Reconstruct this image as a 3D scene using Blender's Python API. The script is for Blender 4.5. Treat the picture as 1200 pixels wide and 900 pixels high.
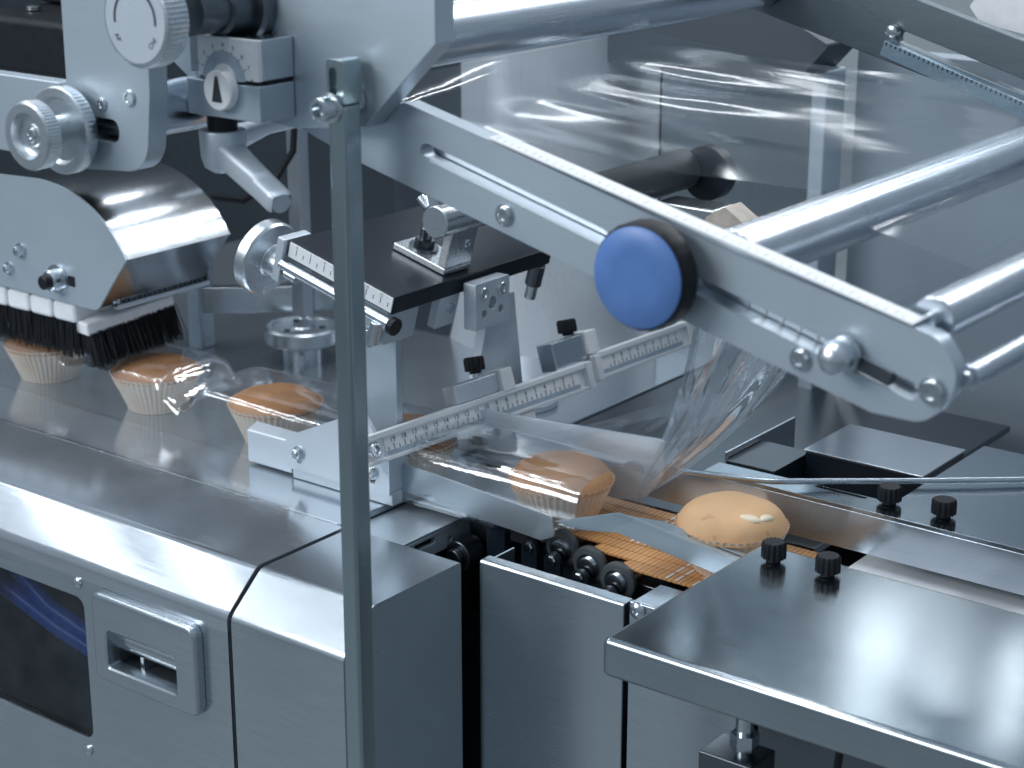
import bpy, math, random
from mathutils import Vector, noise
random.seed(7)
S = 0.001                       # everything below is in millimetres
PI = math.pi
for o in list(bpy.data.objects): bpy.data.objects.remove(o)
scene = bpy.context.scene
C = scene.collection

# ------------------------------------------------------------------ camera
cam = bpy.data.cameras.new('camera'); cam.lens = 66.9; cam.sensor_width = 36
cam.clip_start = 0.02; cam.clip_end = 60
camo = bpy.data.objects.new('camera', cam); C.objects.link(camo)
camo.location = (0.6424, -1.0931, 0.5408)
fw = Vector((-0.57999883, 0.75523658, -0.30531797))
camo.rotation_euler = fw.to_track_quat('-Z', 'Y').to_euler()
cam.dof.use_dof = True; cam.dof.focus_distance = 1.33; cam.dof.aperture_fstop = 10
scene.camera = camo

# ------------------------------------------------------------------ world, lamps, exposure
w = bpy.data.worlds.new('World'); scene.world = w; w.use_nodes = True
nt = w.node_tree; bg = nt.nodes['Background']
tc = nt.nodes.new('ShaderNodeTexCoord'); sx = nt.nodes.new('ShaderNodeSeparateXYZ')
rp = nt.nodes.new('ShaderNodeValToRGB'); mr = nt.nodes.new('ShaderNodeMapRange')
mr.inputs['From Min'].default_value = -1; mr.inputs['From Max'].default_value = 1
nt.links.new(tc.outputs['Generated'], sx.inputs[0]); nt.links.new(sx.outputs['Z'], mr.inputs['Value'])
nt.links.new(mr.outputs[0], rp.inputs[0]); nt.links.new(rp.outputs[0], bg.inputs['Color'])
els = rp.color_ramp.elements
els[0].position = 0.0; els[0].color = (0.115, 0.15, 0.165, 1)
els[1].position = 1.0; els[1].color = (0.36, 0.43, 0.52, 1)
for p, c in ((0.38, (0.19, 0.235, 0.27, 1)), (0.5, (0.22, 0.27, 0.315, 1)), (0.68, (0.25, 0.305, 0.36, 1))):
    e = els.new(p); e.color = c
bg.inputs['Strength'].default_value = 0.9

def area(name, loc, target, sx_, sy_, power, col=(0.94, 0.97, 1.0)):
    l = bpy.data.lights.new(name, 'AREA'); l.shape = 'RECTANGLE'; l.size = sx_; l.size_y = sy_
    l.energy = power; l.color = col
    o = bpy.data.objects.new(name, l); C.objects.link(o); o.location = loc
    o.rotation_euler = (Vector(target) - Vector(loc)).to_track_quat('-Z', 'Y').to_euler()
    return o
# ceiling tubes of the factory hall, in rows
for x, e in ((-3.3, 0.8), (-2.95, 4.2), (-2.84, 1.6), (-2.45, 3.8), (-2.1, 0.8)):
    area('ceiling_and_fill_lamp', (x, -1.3, 2.1), (x, -1.3, 0), 0.045, 1.5, e)
for x, e in ((-1.6, 9), (-0.8, 9), (0.0, 9)):
    area('ceiling_and_fill_lamp', (x, -0.5, 2.1), (x, -0.5, 0), 0.07, 1.6, e)
for x, e in ((-2.3, 9), (-1.3, 9), (-0.35, 13), (0.25, 17), (0.85, 17)):
    area('ceiling_and_fill_lamp', (x, 2.3, 2.1), (x, 2.3, 0), 0.065, 2.2, e)
# unseen panels added for reflections on the steel, and an added viewer-side fill
area('added_light_panel', (-2.6, 3.9, 1.75), (-0.4, 0.0, 0.1), 0.22, 1.0, 14)
area('added_light_panel', (-1.62, 3.6, 1.95), (0.23, -0.1, 0.04), 0.14, 0.42, 0.8)
area('added_light_panel', (-1.18, 3.6, 1.95), (0.23, -0.1, 0.04), 0.08, 0.3, 0.5)
area('ceiling_and_fill_lamp', (-1.3, -2.3, 1.5), (-0.3, -0.1, 0.1), 1.5, 0.9, 36)  # unseen fill, added to lift the faces towards the viewer
vs = scene.view_settings
vs.view_transform = 'Standard'; vs.look = 'None'; vs.exposure = 0.14; vs.gamma = 1.0
scene.cycles.max_bounces = 10; scene.cycles.transparent_max_bounces = 16

# ------------------------------------------------------------------ materials
def newmat(name):
    m = bpy.data.materials.new(name); m.use_nodes = True
    return m, m.node_tree, m.node_tree.nodes['Principled BSDF']
def noise_node(nt, scale, stretch=(1, 1, 1), detail=4, rot=(0, 0, 0)):
    t = nt.nodes.new('ShaderNodeNewGeometry'); mp = nt.nodes.new('ShaderNodeMapping')
    mp.inputs['Scale'].default_value = stretch; mp.inputs['Rotation'].default_value = rot
    n = nt.nodes.new('ShaderNodeTexNoise'); n.inputs['Scale'].default_value = scale; n.inputs['Detail'].default_value = detail
    nt.links.new(t.outputs['Position'], mp.inputs['Vector']); nt.links.new(mp.outputs[0], n.inputs['Vector'])
    return n
def remap(nt, sock, lo, hi, fmin=0.3, fmax=0.7):
    m = nt.nodes.new('ShaderNodeMapRange'); m.inputs['From Min'].default_value = fmin; m.inputs['From Max'].default_value = fmax
    m.inputs['To Min'].default_value = lo; m.inputs['To Max'].default_value = hi
    nt.links.new(sock, m.inputs['Value']); return m.outputs[0]
def mixcol(nt, fac, a, b):
    m = nt.nodes.new('ShaderNodeMix'); m.data_type = 'RGBA'
    m.inputs[6].default_value = (*a, 1); m.inputs[7].default_value = (*b, 1)
    if fac is not None: nt.links.new(fac, m.inputs[0])
    return m
def bump(nt, sock, bs, strength, dist):
    b = nt.nodes.new('ShaderNodeBump'); b.inputs['Strength'].default_value = strength; b.inputs['Distance'].default_value = dist
    nt.links.new(sock, b.inputs['Height']); nt.links.new(b.outputs[0], bs.inputs['Normal']); return b
def metal(name, col, rough, brush=None, aniso=0.0, grain=0.2, metallic=1.0, spec=0.5, rvar=0.025):
    m, nt, bs = newmat(name)
    bs.inputs['Metallic'].default_value = metallic; bs.inputs['Specular IOR Level'].default_value = spec
    d = brush or (1, 0, 0)
    st = tuple(0.012 if abs(k) > 0.5 else 1.0 for k in d) if brush else (1, 1, 1)
    n = noise_node(nt, 2600 if brush else 500, st, 2)
    big = noise_node(nt, 9, (1, 1, 1), 5)
    mx = mixcol(nt, remap(nt, n.outputs['Fac'], 0, 1), tuple(c * (1 - grain * .45) for c in col), tuple(min(1, c * (1 + grain * .35)) for c in col))
    m2 = nt.nodes.new('ShaderNodeMix'); m2.data_type = 'RGBA'; m2.blend_type = 'MULTIPLY'; m2.inputs[0].default_value = 1
    nt.links.new(mx.outputs[2], m2.inputs[6])
    cc = mixcol(nt, remap(nt, big.outputs['Fac'], 0, 1), (0.94, 0.94, 0.94), (1, 1, 1)); nt.links.new(cc.outputs[2], m2.inputs[7])
    nt.links.new(m2.outputs[2], bs.inputs['Base Color'])
    ad = nt.nodes.new('ShaderNodeMath'); ad.operation = 'ADD'
    nt.links.new(remap(nt, n.outputs['Fac'], rough - rvar, rough + rvar), ad.inputs[0])
    nt.links.new(remap(nt, big.outputs['Fac'], -0.02, 0.025), ad.inputs[1]); nt.links.new(ad.outputs[0], bs.inputs['Roughness'])
    if brush and aniso:
        bs.inputs['Anisotropic'].default_value = aniso; bs.inputs['Anisotropic Rotation'].default_value = 0.25
        cx = nt.nodes.new('ShaderNodeCombineXYZ')
        for i, k in enumerate(('X', 'Y', 'Z')): cx.inputs[k].default_value = (d[0] + .06, d[1] + .05, d[2] + .04)[i]
        nt.links.new(cx.outputs[0], bs.inputs['Tangent'])
    bump(nt, n.outputs['Fac'], bs, 0.05 if brush else 0.02, 0.00004)
    return m
def plastic(name, col, rough, var=0.12, scale=120, bstr=0.1):
    m, nt, bs = newmat(name)
    n = noise_node(nt, scale, (1, 1, 1), 5)
    mx = mixcol(nt, remap(nt, n.outputs['Fac'], 0, 1), tuple(c * (1 - var) for c in col), tuple(min(1, c * (1 + var)) for c in col))
    nt.links.new(mx.outputs[2], bs.inputs['Base Color'])
    nt.links.new(remap(nt, n.outputs['Fac'], rough - .05, rough + .06), bs.inputs['Roughness'])
    bump(nt, n.outputs['Fac'], bs, bstr, 0.0004)
    return m
STEEL = metal('brushed_steel', (0.52, 0.575, 0.63), 0.15, (1, 0, 0), 0.6, metallic=0.82)
STEELV = metal('brushed_steel_upright', (0.52, 0.58, 0.63), 0.24, (1, 0, 0), 0.5, metallic=0.95)
STEELY = metal('turned_steel', (0.64, 0.70, 0.77), 0.24, (0, 1, 0), 0.5)
BRIGHT = metal('bright_steel', (0.66, 0.71, 0.75), 0.2, None, 0, 0.05, rvar=0.03)
ALU = metal('anodised_aluminium', (0.485, 0.565, 0.635), 0.38, (1, 0, 0), 0.3, 0.06, 0.6)
ALUB = metal('bead_blasted_aluminium', (0.64, 0.71, 0.78), 0.44, None, 0, 0.05, 0.6)
TURNED = metal('machined_aluminium', (0.68, 0.73, 0.77), 0.3, None, 0, 0.06, rvar=0.03)
DARKST = metal('dark_steel', (0.16, 0.18, 0.20), 0.32, None, 0, 0.2)
DSTEEL = metal('dark_brushed_steel', (0.40, 0.46, 0.50), 0.16, (1, 0, 0), 0.6)
MATTE = metal('matte_sheet_steel', (0.40, 0.465, 0.515), 0.36, (1, 0, 0), 0.3, 0.12, 0.75)
POLE = metal('ground_pole_steel', (0.45, 0.53, 0.555), 0.24, (0, 0, 1), 0.3, 0.1, 1.0)
BACKST = metal('cabinet_steel', (0.26, 0.31, 0.35), 0.36, (0, 0, 1), 0.4)
BLACKA = metal('black_anodised', (0.010, 0.016, 0.026), 0.34, None, 0, 0.2, 0.0, 0.3)
BLACK = plastic('black_plastic', (0.008, 0.010, 0.014), 0.45); BLACK.node_tree.nodes['Principled BSDF'].inputs['Specular IOR Level'].default_value = 0.3
DARKP = plastic('dark_paint', (0.018, 0.026, 0.035), 0.55); DARKP.node_tree.nodes['Principled BSDF'].inputs['Specular IOR Level'].default_value = 0.3
RUBBER = plastic('grey_rubber', (0.05, 0.06, 0.068), 0.5)
WHITE = plastic('white_plastic', (0.80, 0.83, 0.86), 0.4, 0.04)
PRINT = plastic('white_scale_face', (0.84, 0.87, 0.90), 0.35, 0.04)
INK = plastic('black_ink', (0.02, 0.025, 0.035), 0.5)
GREYINK = plastic('grey_ink', (0.36, 0.44, 0.52), 0.5)
BLUE = plastic('blue_cap', (0.10, 0.21, 0.50), 0.36, 0.06, 60)
HOSE = plastic('blue_hose', (0.07, 0.16, 0.52), 0.3)
COPPER = metal('copper_tint', (0.55, 0.30, 0.18), 0.35)
CREAM = plastic('cream_plastic', (0.62, 0.54, 0.46), 0.5)

def cake_mat(name, a, b, dark):
    m, nt, bs = newmat(name)
    n = noise_node(nt, 28, (1, 1, 1), 6); n2 = noise_node(nt, 260, (1, 1, 1), 5); n3 = noise_node(nt, 90, (1, 1, 1), 2)
    mx = mixcol(nt, remap(nt, n.outputs['Fac'], 0, 1), a, b)
    mm = nt.nodes.new('ShaderNodeMix'); mm.data_type = 'RGBA'; mm.inputs[7].default_value = (*dark, 1)
    nt.links.new(mx.outputs[2], mm.inputs[6])
    nt.links.new(remap(nt, n3.outputs['Fac'], 0, 0.55, 0.66, 0.8), mm.inputs[0])
    nt.links.new(mm.outputs[2], bs.inputs['Base Color'])
    bs.inputs['Roughness'].default_value = 0.62
    bs.inputs['Subsurface Weight'].default_value = 0.15; bs.inputs['Subsurface Radius'].default_value = (0.006, 0.003, 0.0015)
    bump(nt, n2.outputs['Fac'], bs, 0.5, 0.0009)
    return m
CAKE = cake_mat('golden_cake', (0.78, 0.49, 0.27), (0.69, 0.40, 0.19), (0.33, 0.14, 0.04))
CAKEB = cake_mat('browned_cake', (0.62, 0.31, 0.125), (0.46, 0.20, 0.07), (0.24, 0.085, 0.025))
ALMOND = plastic('almond', (0.88, 0.76, 0.55), 0.5, 0.08)
def paper_mat():
    m, nt, bs = newmat('paper_cup')
    n = noise_node(nt, 70, (1, 1, 0.4), 4)
    mx = mixcol(nt, remap(nt, n.outputs['Fac'], 0, 1), (0.80, 0.62, 0.46), (0.86, 0.74, 0.62))
    nt.links.new(mx.outputs[2], bs.inputs['Base Color']); bs.inputs['Roughness'].default_value = 0.55
    bs.inputs['Subsurface Weight'].default_value = 0.3; bs.inputs['Subsurface Radius'].default_value = (0.004, 0.002, 0.001)
    return m
PAPER = paper_mat()
def belt_mat():
    m, nt, bs = newmat('brown_belt')
    n = noise_node(nt, 120, (0.15, 1, 1), 4)
    mx = mixcol(nt, remap(nt, n.outputs['Fac'], 0, 1), (0.58, 0.27, 0.085), (0.72, 0.38, 0.15))
    nt.links.new(mx.outputs[2], bs.inputs['Base Color'])
    bs.inputs['Roughness'].default_value = 0.42; bs.inputs['Coat Weight'].default_value = 0.08; bs.inputs['Coat Roughness'].default_value = 0.2
    gp_ = nt.nodes.new('ShaderNodeNewGeometry'); wv = nt.nodes.new('ShaderNodeTexWave'); wv.bands_direction = 'X'; wv.inputs['Scale'].default_value = 78; wv.inputs['Distortion'].default_value = 0.3
    nt.links.new(gp_.outputs['Position'], wv.inputs['Vector'])
    dk = nt.nodes.new('ShaderNodeMix'); dk.data_type = 'RGBA'; dk.inputs[6].default_value = (0.30, 0.125, 0.04, 1)
    nt.links.new(mx.outputs[2], dk.inputs[7]); nt.links.new(remap(nt, wv.outputs['Fac'], 0.2, 1, 0.0, 0.4), dk.inputs[0]); nt.links.new(dk.outputs[2], bs.inputs['Base Color'])
    return m
BELT = belt_mat()
def film_mat(name, scale, stretch, wr, milk, lo, hi, rough=0.07):
    m = bpy.data.materials.new(name); m.use_nodes = True; nt = m.node_tree
    for n in list(nt.nodes):
        if n.type == 'BSDF_PRINCIPLED': nt.nodes.remove(n)
    out = nt.nodes['Material Output']
    tr = nt.nodes.new('ShaderNodeBsdfTransparent'); tr.inputs[0].default_value = (0.95, 0.97, 0.985, 1)
    gl = nt.nodes.new('ShaderNodeBsdfGlossy'); gl.inputs['Roughness'].default_value = rough; gl.inputs[0].default_value = (0.95, 0.98, 1, 1)
    df = nt.nodes.new('ShaderNodeBsdfTranslucent'); df.inputs[0].default_value = (0.8, 0.86, 0.92, 1)
    lw = nt.nodes.new('ShaderNodeLayerWeight'); lw.inputs['Blend'].default_value = 0.35
    n = noise_node(nt, scale, stretch, 5); n.inputs['Distortion'].default_value = 0.6
    b = nt.nodes.new('ShaderNodeBump'); b.inputs['Strength'].default_value = wr; b.inputs['Distance'].default_value = 0.004
    nt.links.new(n.outputs['Fac'], b.inputs['Height'])
    nt.links.new(b.outputs[0], gl.inputs['Normal']); nt.links.new(b.outputs[0], lw.inputs['Normal'])
    m1 = nt.nodes.new('ShaderNodeMixShader'); m1.inputs[0].default_value = milk
    nt.links.new(tr.outputs[0], m1.inputs[1]); nt.links.new(df.outputs[0], m1.inputs[2])
    m2 = nt.nodes.new('ShaderNodeMixShader')
    nt.links.new(remap(nt, lw.outputs['Facing'], lo, hi, 0.0, 1.0), m2.inputs[0])
    nt.links.new(m1.outputs[0], m2.inputs[1]); nt.links.new(gl.outputs[0], m2.inputs[2])
    nt.links.new(m2.outputs[0], out.inputs['Surface'])
    return m
FILM = film_mat('clear_film', 14, (0.3, 1.6, 1.6), 0.1, 0.06, 0.035, 0.2, 0.11)
FILMT = film_mat('clear_film_tube', 18, (0.3, 1.2, 1.2), 0.4, 0.10, 0.12, 0.5)
FILMS = film_mat('clear_film_sheet', 12, (1.4, 1.4, 0.6), 0.6, 0.015, 0.02, 0.13)
FILMF = film_mat('clear_film_fold', 9, (1, 1, 1), 0.45, 0.2, 0.3, 0.75)
def glass_mat():
    m = bpy.data.materials.new('smoked_pane'); m.use_nodes = True; nt = m.node_tree
    nt.nodes.remove(nt.nodes['Principled BSDF']); out = nt.nodes['Material Output']
    tr = nt.nodes.new('ShaderNodeBsdfTransparent'); tr.inputs[0].default_value = (0.62, 0.67, 0.75, 1)
    gl = nt.nodes.new('ShaderNodeBsdfGlossy'); gl.inputs['Roughness'].default_value = 0.08
    mx = nt.nodes.new('ShaderNodeMixShader'); n = noise_node(nt, 40)
    nt.links.new(remap(nt, n.outputs['Fac'], 0.06, 0.1), mx.inputs[0])
    nt.links.new(tr.outputs[0], mx.inputs[1]); nt.links.new(gl.outputs[0], mx.inputs[2]); nt.links.new(mx.outputs[0], out.inputs['Surface'])
    return m
PANE = glass_mat()

# ------------------------------------------------------------------ mesh builder
V = Vector
def frame(axis):
    a = V(axis).normalized()
    t = V((0, 0, 1)) if abs(a.z) < 0.9 else V((1, 0, 0))
    u = t.cross(a).normalized(); v = a.cross(u)
    return a, u, v
class M:
    def __init__(s): s.v = []; s.f = []
    def add(s, vs, fs):
        o = len(s.v); s.v += [V(p) for p in vs]; s.f += [tuple(i + o for i in f) for f in fs]; return s
    def obox(s, c, ux, uy, uz, a, b, d):
        c, ux, uy, uz = V(c), V(ux), V(uy), V(uz); vs = []
        for k in (0, 1):
            for (i, j) in ((0, 0), (1, 0), (1, 1), (0, 1)):
                vs.append(c + ux * (a[i]) + uy * (b[j]) + uz * (d[k]))
        return s.add(vs, [(3, 2, 1, 0), (4, 5, 6, 7), (0, 1, 5, 4), (1, 2, 6, 5), (2, 3, 7, 6), (3, 0, 4, 7)])
    def box(s, x0, x1, y0, y1, z0, z1): return s.obox((0, 0, 0), (1, 0, 0), (0, 1, 0), (0, 0, 1), (x0, x1), (y0, y1), (z0, z1))
    def prism(s, pts, ax, a, b, holes=()):
        # pts in the plane across axis ax ('x': (y,z), 'y': (x,z), 'z': (x,y))
        def P(p, k):
            return {'x': (k, p[0], p[1]), 'y': (p[0], k, p[1]), 'z': (p[0], p[1], k)}[ax]
        return s.prism3(pts, P, a, b, holes)
    def prism3(s, pts, P, a, b, holes=()):
        import bmesh
        bm = bmesh.new(); es = []; loops = []
        for lp in [pts] + list(holes):
            vv = [bm.verts.new((p[0], p[1], 0)) for p in lp]; loops.append(lp)
            es += [bm.edges.new((vv[i], vv[(i + 1) % len(vv)])) for i in range(len(vv))]
        bmesh.ops.triangle_fill(bm, use_beauty=True, use_dissolve=False, edges=es)
        bm.verts.index_update()
        n = len(bm.verts); vs2 = [(v.co.x, v.co.y) for v in bm.verts]
        fs = [tuple(v.index for v in f.verts) for f in bm.faces]; bm.free()
        vs = [P(p, a) for p in vs2] + [P(p, b) for p in vs2]
        F = list(fs) + [tuple(i + n for i in reversed(f)) for f in fs]
        k = 0
        for lp in loops:
            m = len(lp)
            for i in range(m):
                j = (i + 1) % m; F.append((k + i, k + j, k + j + n, k + i + n))
            k += m
        return s.add(vs, F)
    def lathe(s, base, axis, prof, n=40, lobes=0, amp=0.0, lobe_rows=None):
        a, u, v = frame(axis); base = V(base); vs = []; fs = []
        for ri, (r, h) in enumerate(prof):
            for i in range(n):
                t = 2 * PI * i / n; rr = r
                if lobes and (lobe_rows is None or ri in lobe_rows): rr = r + amp * math.cos(lobes * t)
                vs.append(base + a * h + (u * math.cos(t) + v * math.sin(t)) * rr)
        for k in range(len(prof) - 1):
            for i in range(n):
                j = (i + 1) % n; fs.append((k * n + i, k * n + j, (k + 1) * n + j, (k + 1) * n + i))
        if prof[0][0] > 0.001: fs.append(tuple(range(n - 1, -1, -1)))
        if prof[-1][0] > 0.001: fs.append(tuple((len(prof) - 1) * n + i for i in range(n)))
        return s.add(vs, fs)
    def cyl(s, p, q, r, n=32, ch=0.0):
        p, q = V(p), V(q); L = (q - p).length
        pr = [(r, 0), (r, L)] if not ch else [(r - ch, 0), (r, ch), (r, L - ch), (r - ch, L)]
        return s.lathe(p, q - p, pr, n)
    def tube(s, pts, r, n=10):
        pts = [V(p) for p in pts]; vs = []; fs = []; u = None
        for k, p in enumerate(pts):
            t = (pts[min(k + 1, len(pts) - 1)] - pts[max(k - 1, 0)]).normalized()
            if u is None: _, u, _ = frame(t)
            u = (u - t * u.dot(t)).normalized(); v = t.cross(u)
            rr = r[k] if isinstance(r, (list, tuple)) else r
            vs += [p + (u * math.cos(2 * PI * i / n) + v * math.sin(2 * PI * i / n)) * rr for i in range(n)]
        for k in range(len(pts) - 1):
            for i in range(n):
                j = (i + 1) % n; fs.append((k * n + i, k * n + j, (k + 1) * n + j, (k + 1) * n + i))
        fs += [tuple(range(n - 1, -1, -1)), tuple((len(pts) - 1) * n + i for i in range(n))]
        return s.add(vs, fs)
    def grid(s, fn, nu, nv):
        vs = [fn(i / nu, j / nv) for i in range(nu + 1) for j in range(nv + 1)]
        return s.add(vs, [(i * (nv + 1) + j, i * (nv + 1) + j + 1, (i + 1) * (nv + 1) + j + 1, (i + 1) * (nv + 1) + j) for i in range(nu) for j in range(nv)])
    def text(s, txt, size, org, ux, uy, align='CENTER'):
        cu = bpy.data.curves.new('t', 'FONT'); cu.body = txt; cu.size = size; cu.align_x = align; cu.align_y = 'CENTER'; cu.resolution_u = 2
        o = bpy.data.objects.new('t', cu); C.objects.link(o)
        me = bpy.data.meshes.new_from_object(o.evaluated_get(bpy.context.evaluated_depsgraph_get()) if False else o)
        org, ux, uy = V(org), V(ux), V(uy)
        s.add([org + ux * v.co.x + uy * v.co.y for v in me.vertices], [tuple(p.vertices) for p in me.polygons])
        bpy.data.objects.remove(o); bpy.data.curves.remove(cu); bpy.data.meshes.remove(me); return s
    def build(s, name, mat, parent=None, bevel=0.0, ang=32, seg=2, label=None, smooth=True, normals=True):
        off = V((0, 0, 0))
        q = parent
        while q is not None: off += V(q.location); q = q.parent
        me = bpy.data.meshes.new(name)
        me.from_pydata([tuple(p * S - off) for p in s.v], [], s.f); me.update()
        if normals:
            import bmesh
            bm = bmesh.new(); bm.from_mesh(me); bmesh.ops.recalc_face_normals(bm, faces=bm.faces); bm.to_mesh(me); bm.free()
        if smooth:
            for p in me.polygons: p.use_smooth = True
            me.set_sharp_from_angle(angle=math.radians(ang))
        me.materials.append(mat)
        o = bpy.data.objects.new(name, me); C.objects.link(o)
        if parent is not None: o.parent = parent
        if bevel:
            b = o.modifiers.new('bevel', 'BEVEL'); b.width = bevel * S; b.segments = seg; b.limit_method = 'ANGLE'; b.angle_limit = math.radians(ang); b.harden_normals = True
        if label: o['label'] = label
        return o
def thing(name, label, cat, loc, group=None):
    o = bpy.data.objects.new(name, None); C.objects.link(o); o.location = V(loc) * S; o.empty_display_size = 0.02
    o['label'] = label; o['category'] = cat
    if group: o['group'] = group
    return o
def tag(o, label, cat, group=None):
    o['label'] = label; o['category'] = cat
    if group: o['group'] = group
    return o
def structure(o): o['kind'] = 'structure'; return o
def copy_tree(o, loc, label, parent=None):
    c = o.copy(); C.objects.link(c)
    if parent is None: c.location = V(loc) * S; c['label'] = label
    else: c.parent = parent
    for ch in list(o.children): copy_tree(ch, None, None, c)
    return c
def slot(p, q, r, n=8):
    p, q = V((p[0], p[1])), V((q[0], q[1])); a = math.atan2(q.y - p.y, q.x - p.x); out = []
    for i in range(n + 1): t = a - PI / 2 + PI * i / n; out.append((q.x + r * math.cos(t), q.y + r * math.sin(t)))
    for i in range(n + 1): t = a + PI / 2 + PI * i / n; out.append((p.x + r * math.cos(t), p.y + r * math.sin(t)))
    return out
def rrect(x0, x1, y0, y1, r, n=5):
    out = []
    for cx, cy, a0 in ((x1 - r, y1 - r, 0), (x0 + r, y1 - r, PI / 2), (x0 + r, y0 + r, PI), (x1 - r, y0 + r, 1.5 * PI)):
        for i in range(n + 1): t = a0 + PI / 2 * i / n; out.append((cx + r * math.cos(t), cy + r * math.sin(t)))
    return out
def circ(x, y, r, n=24): return [(x + r * math.cos(2 * PI * i / n), y + r * math.sin(2 * PI * i / n)) for i in range(n)]
def fillet(pts, radii, n=6, closed=True):
    out = []; N = len(pts)
    for i in range(N):
        r = radii[i] if isinstance(radii, (list, tuple)) else radii
        p = V(pts[i]).to_2d() if False else V((pts[i][0], pts[i][1], 0)); a = V((*pts[i - 1], 0)); b = V((*pts[(i + 1) % N], 0))
        if r <= 0 or (not closed and i in (0, N - 1)): out.append((p.x, p.y)); continue
        d1 = (a - p).normalized(); d2 = (b - p).normalized(); ang = d1.angle(d2); t = min(r / math.tan(ang / 2), (a - p).length * .49, (b - p).length * .49)
        rr = t * math.tan(ang / 2); c = p + (d1 + d2).normalized() * (rr / math.sin(ang / 2))
        s0 = p + d1 * t - c; s1 = p + d2 * t - c; a0 = math.atan2(s0.y, s0.x); a1 = math.atan2(s1.y, s1.x); da = (a1 - a0 + PI) % (2 * PI) - PI
        for k in range(n + 1): th = a0 + da * k / n; out.append((c.x + rr * math.cos(th), c.y + rr * math.sin(th)))
    return out
def bolt(parent, p, axis=(0, -1, 0), r=5.0, h=4.0, mat=None, name='bolt'):
    """socket head cap screw: a cupped head with a six-sided recess"""
    m = M(); m.lathe(p, axis, [(r, 0), (r, h - .7), (r - .7, h), (r * .56, h), (r * .50, h - .4), (r * .48, h * .35), (0.0008, h * .3)], 24)
    return m.build(name, mat or BRIGHT, parent)
def hexbolt(parent, p, axis, r, h, name='bolt', mat=None):
    m = M(); m.lathe(p, axis, [(r * 1.35, 0), (r * 1.35, 1.2)], 24); m.lathe(V(p) + V(axis).normalized() * 1.2, axis, [(r, 0), (r, h - .8), (r * .8, h)], 6)
    m.lathe(V(p) + V(axis).normalized() * h, axis, [(r * .5, 0), (r * .5, 2.0)], 12)
    return m.build(name, mat or BRIGHT, parent, ang=25)
def thumbscrew(parent, p, axis=(0, 0, 1), r=6.5, h=11, name='thumbscrew'):
    a = V(axis).normalized()
    m = M(); m.lathe(V(p), a, [(r * .62, 0), (r * .62, h * .14), (r, h * .2), (r, h * .86), (r * .86, h), (0.001, h)], 84, 14, r * .07, (2, 3, 4))
    o = m.build(name, BLACK, parent, ang=50)
    k = M(); k.lathe(V(p) - a * 3.5, a, [(r * .34, 0), (r * .34, 3.6)], 16); k.build('stud', BRIGHT, o)
    return o
TH = math.radians(15); TU = V((math.cos(TH), 0, -math.sin(TH))); TW = V((math.sin(TH), 0, math.cos(TH))); TY = V((0, 1, 0))

# ================================================================== setting
floor = structure(M().box(-6000, 6000, -4000, 6000, -905, -900).build('floor', plastic('floor_coating', (0.20, 0.225, 0.24), 0.5, 0.1, 6)))
deck = M()
deck.box(-1000, -276, -112, 540, -6, 0)
bed = structure(deck.build('machine_table', STEEL, None, 1.0))
M().box(-1000, -276, -114.4, -111.2, -8, 1.4).build('edge_trim', BRIGHT, bed, 0.4)
structure(M().box(-1000, -290, -90, 420, -400, -26).box(-275, 60, 20, 420, -400, -40).box(-160, 100, -60, 20, -400, -60).build('machine_bed', DARKP))
structure(M().box(-275, 30, 70, 420, -8, -2).build('rear_table', DARKST, None, 1.0))

# back cabinet
wall = structure(M().box(-1600, -380, 540, 560, -200, 800).build('back_wall', DARKP, None, 2))
bp = thing('back_cabinet', 'tall grey steel cabinet behind the clear film web', 'cabinet', (-300, 430, 0))
M().box(-340, -176, 418, 440, -60, 282).build('panel', BACKST, bp, 1.5)
M().box(-174, -158, 405, 440, -60, 292).build('corner_post', ALU, bp, 2)
M().box(-156, 700, 455, 480, -60, 306).build('side_panel', metal('pale_panel', (0.31, 0.37, 0.43), 0.4, (0, 0, 1), 0.3, 0.1, 0.15), bp, 1.5)
m = M(); m.prism(fillet([(-560, 292), (-439, 284), (-176, 284), (-145, 318), (-215, 352), (-560, 420)], [0, 0, 3, 3, 3, 0]), 'y', 380, 440)
m.build('housing', metal('housing_steel', (0.07, 0.09, 0.11), 0.5, (1, 0, 0), 0.3, metallic=0.4), bp, 2)

drum = thing('sheen_drum', 'curved steel sheet added for a panel reflection under the sloping arm plate', 'guard', (-300, 360, 0))
m = M(); m.lathe((-470, 425, 0), (0, 0, 1), [(112, 0), (108, 30), (104, 120), (104, 430)], 80)  # added drum: its curve and pale tone imitate a flat panel's reflection
m.build('drum_shell', metal('drum_steel', (0.68, 0.73, 0.78), 0.32, (0, 0, 1), 0.5, metallic=0.45), drum)

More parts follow.
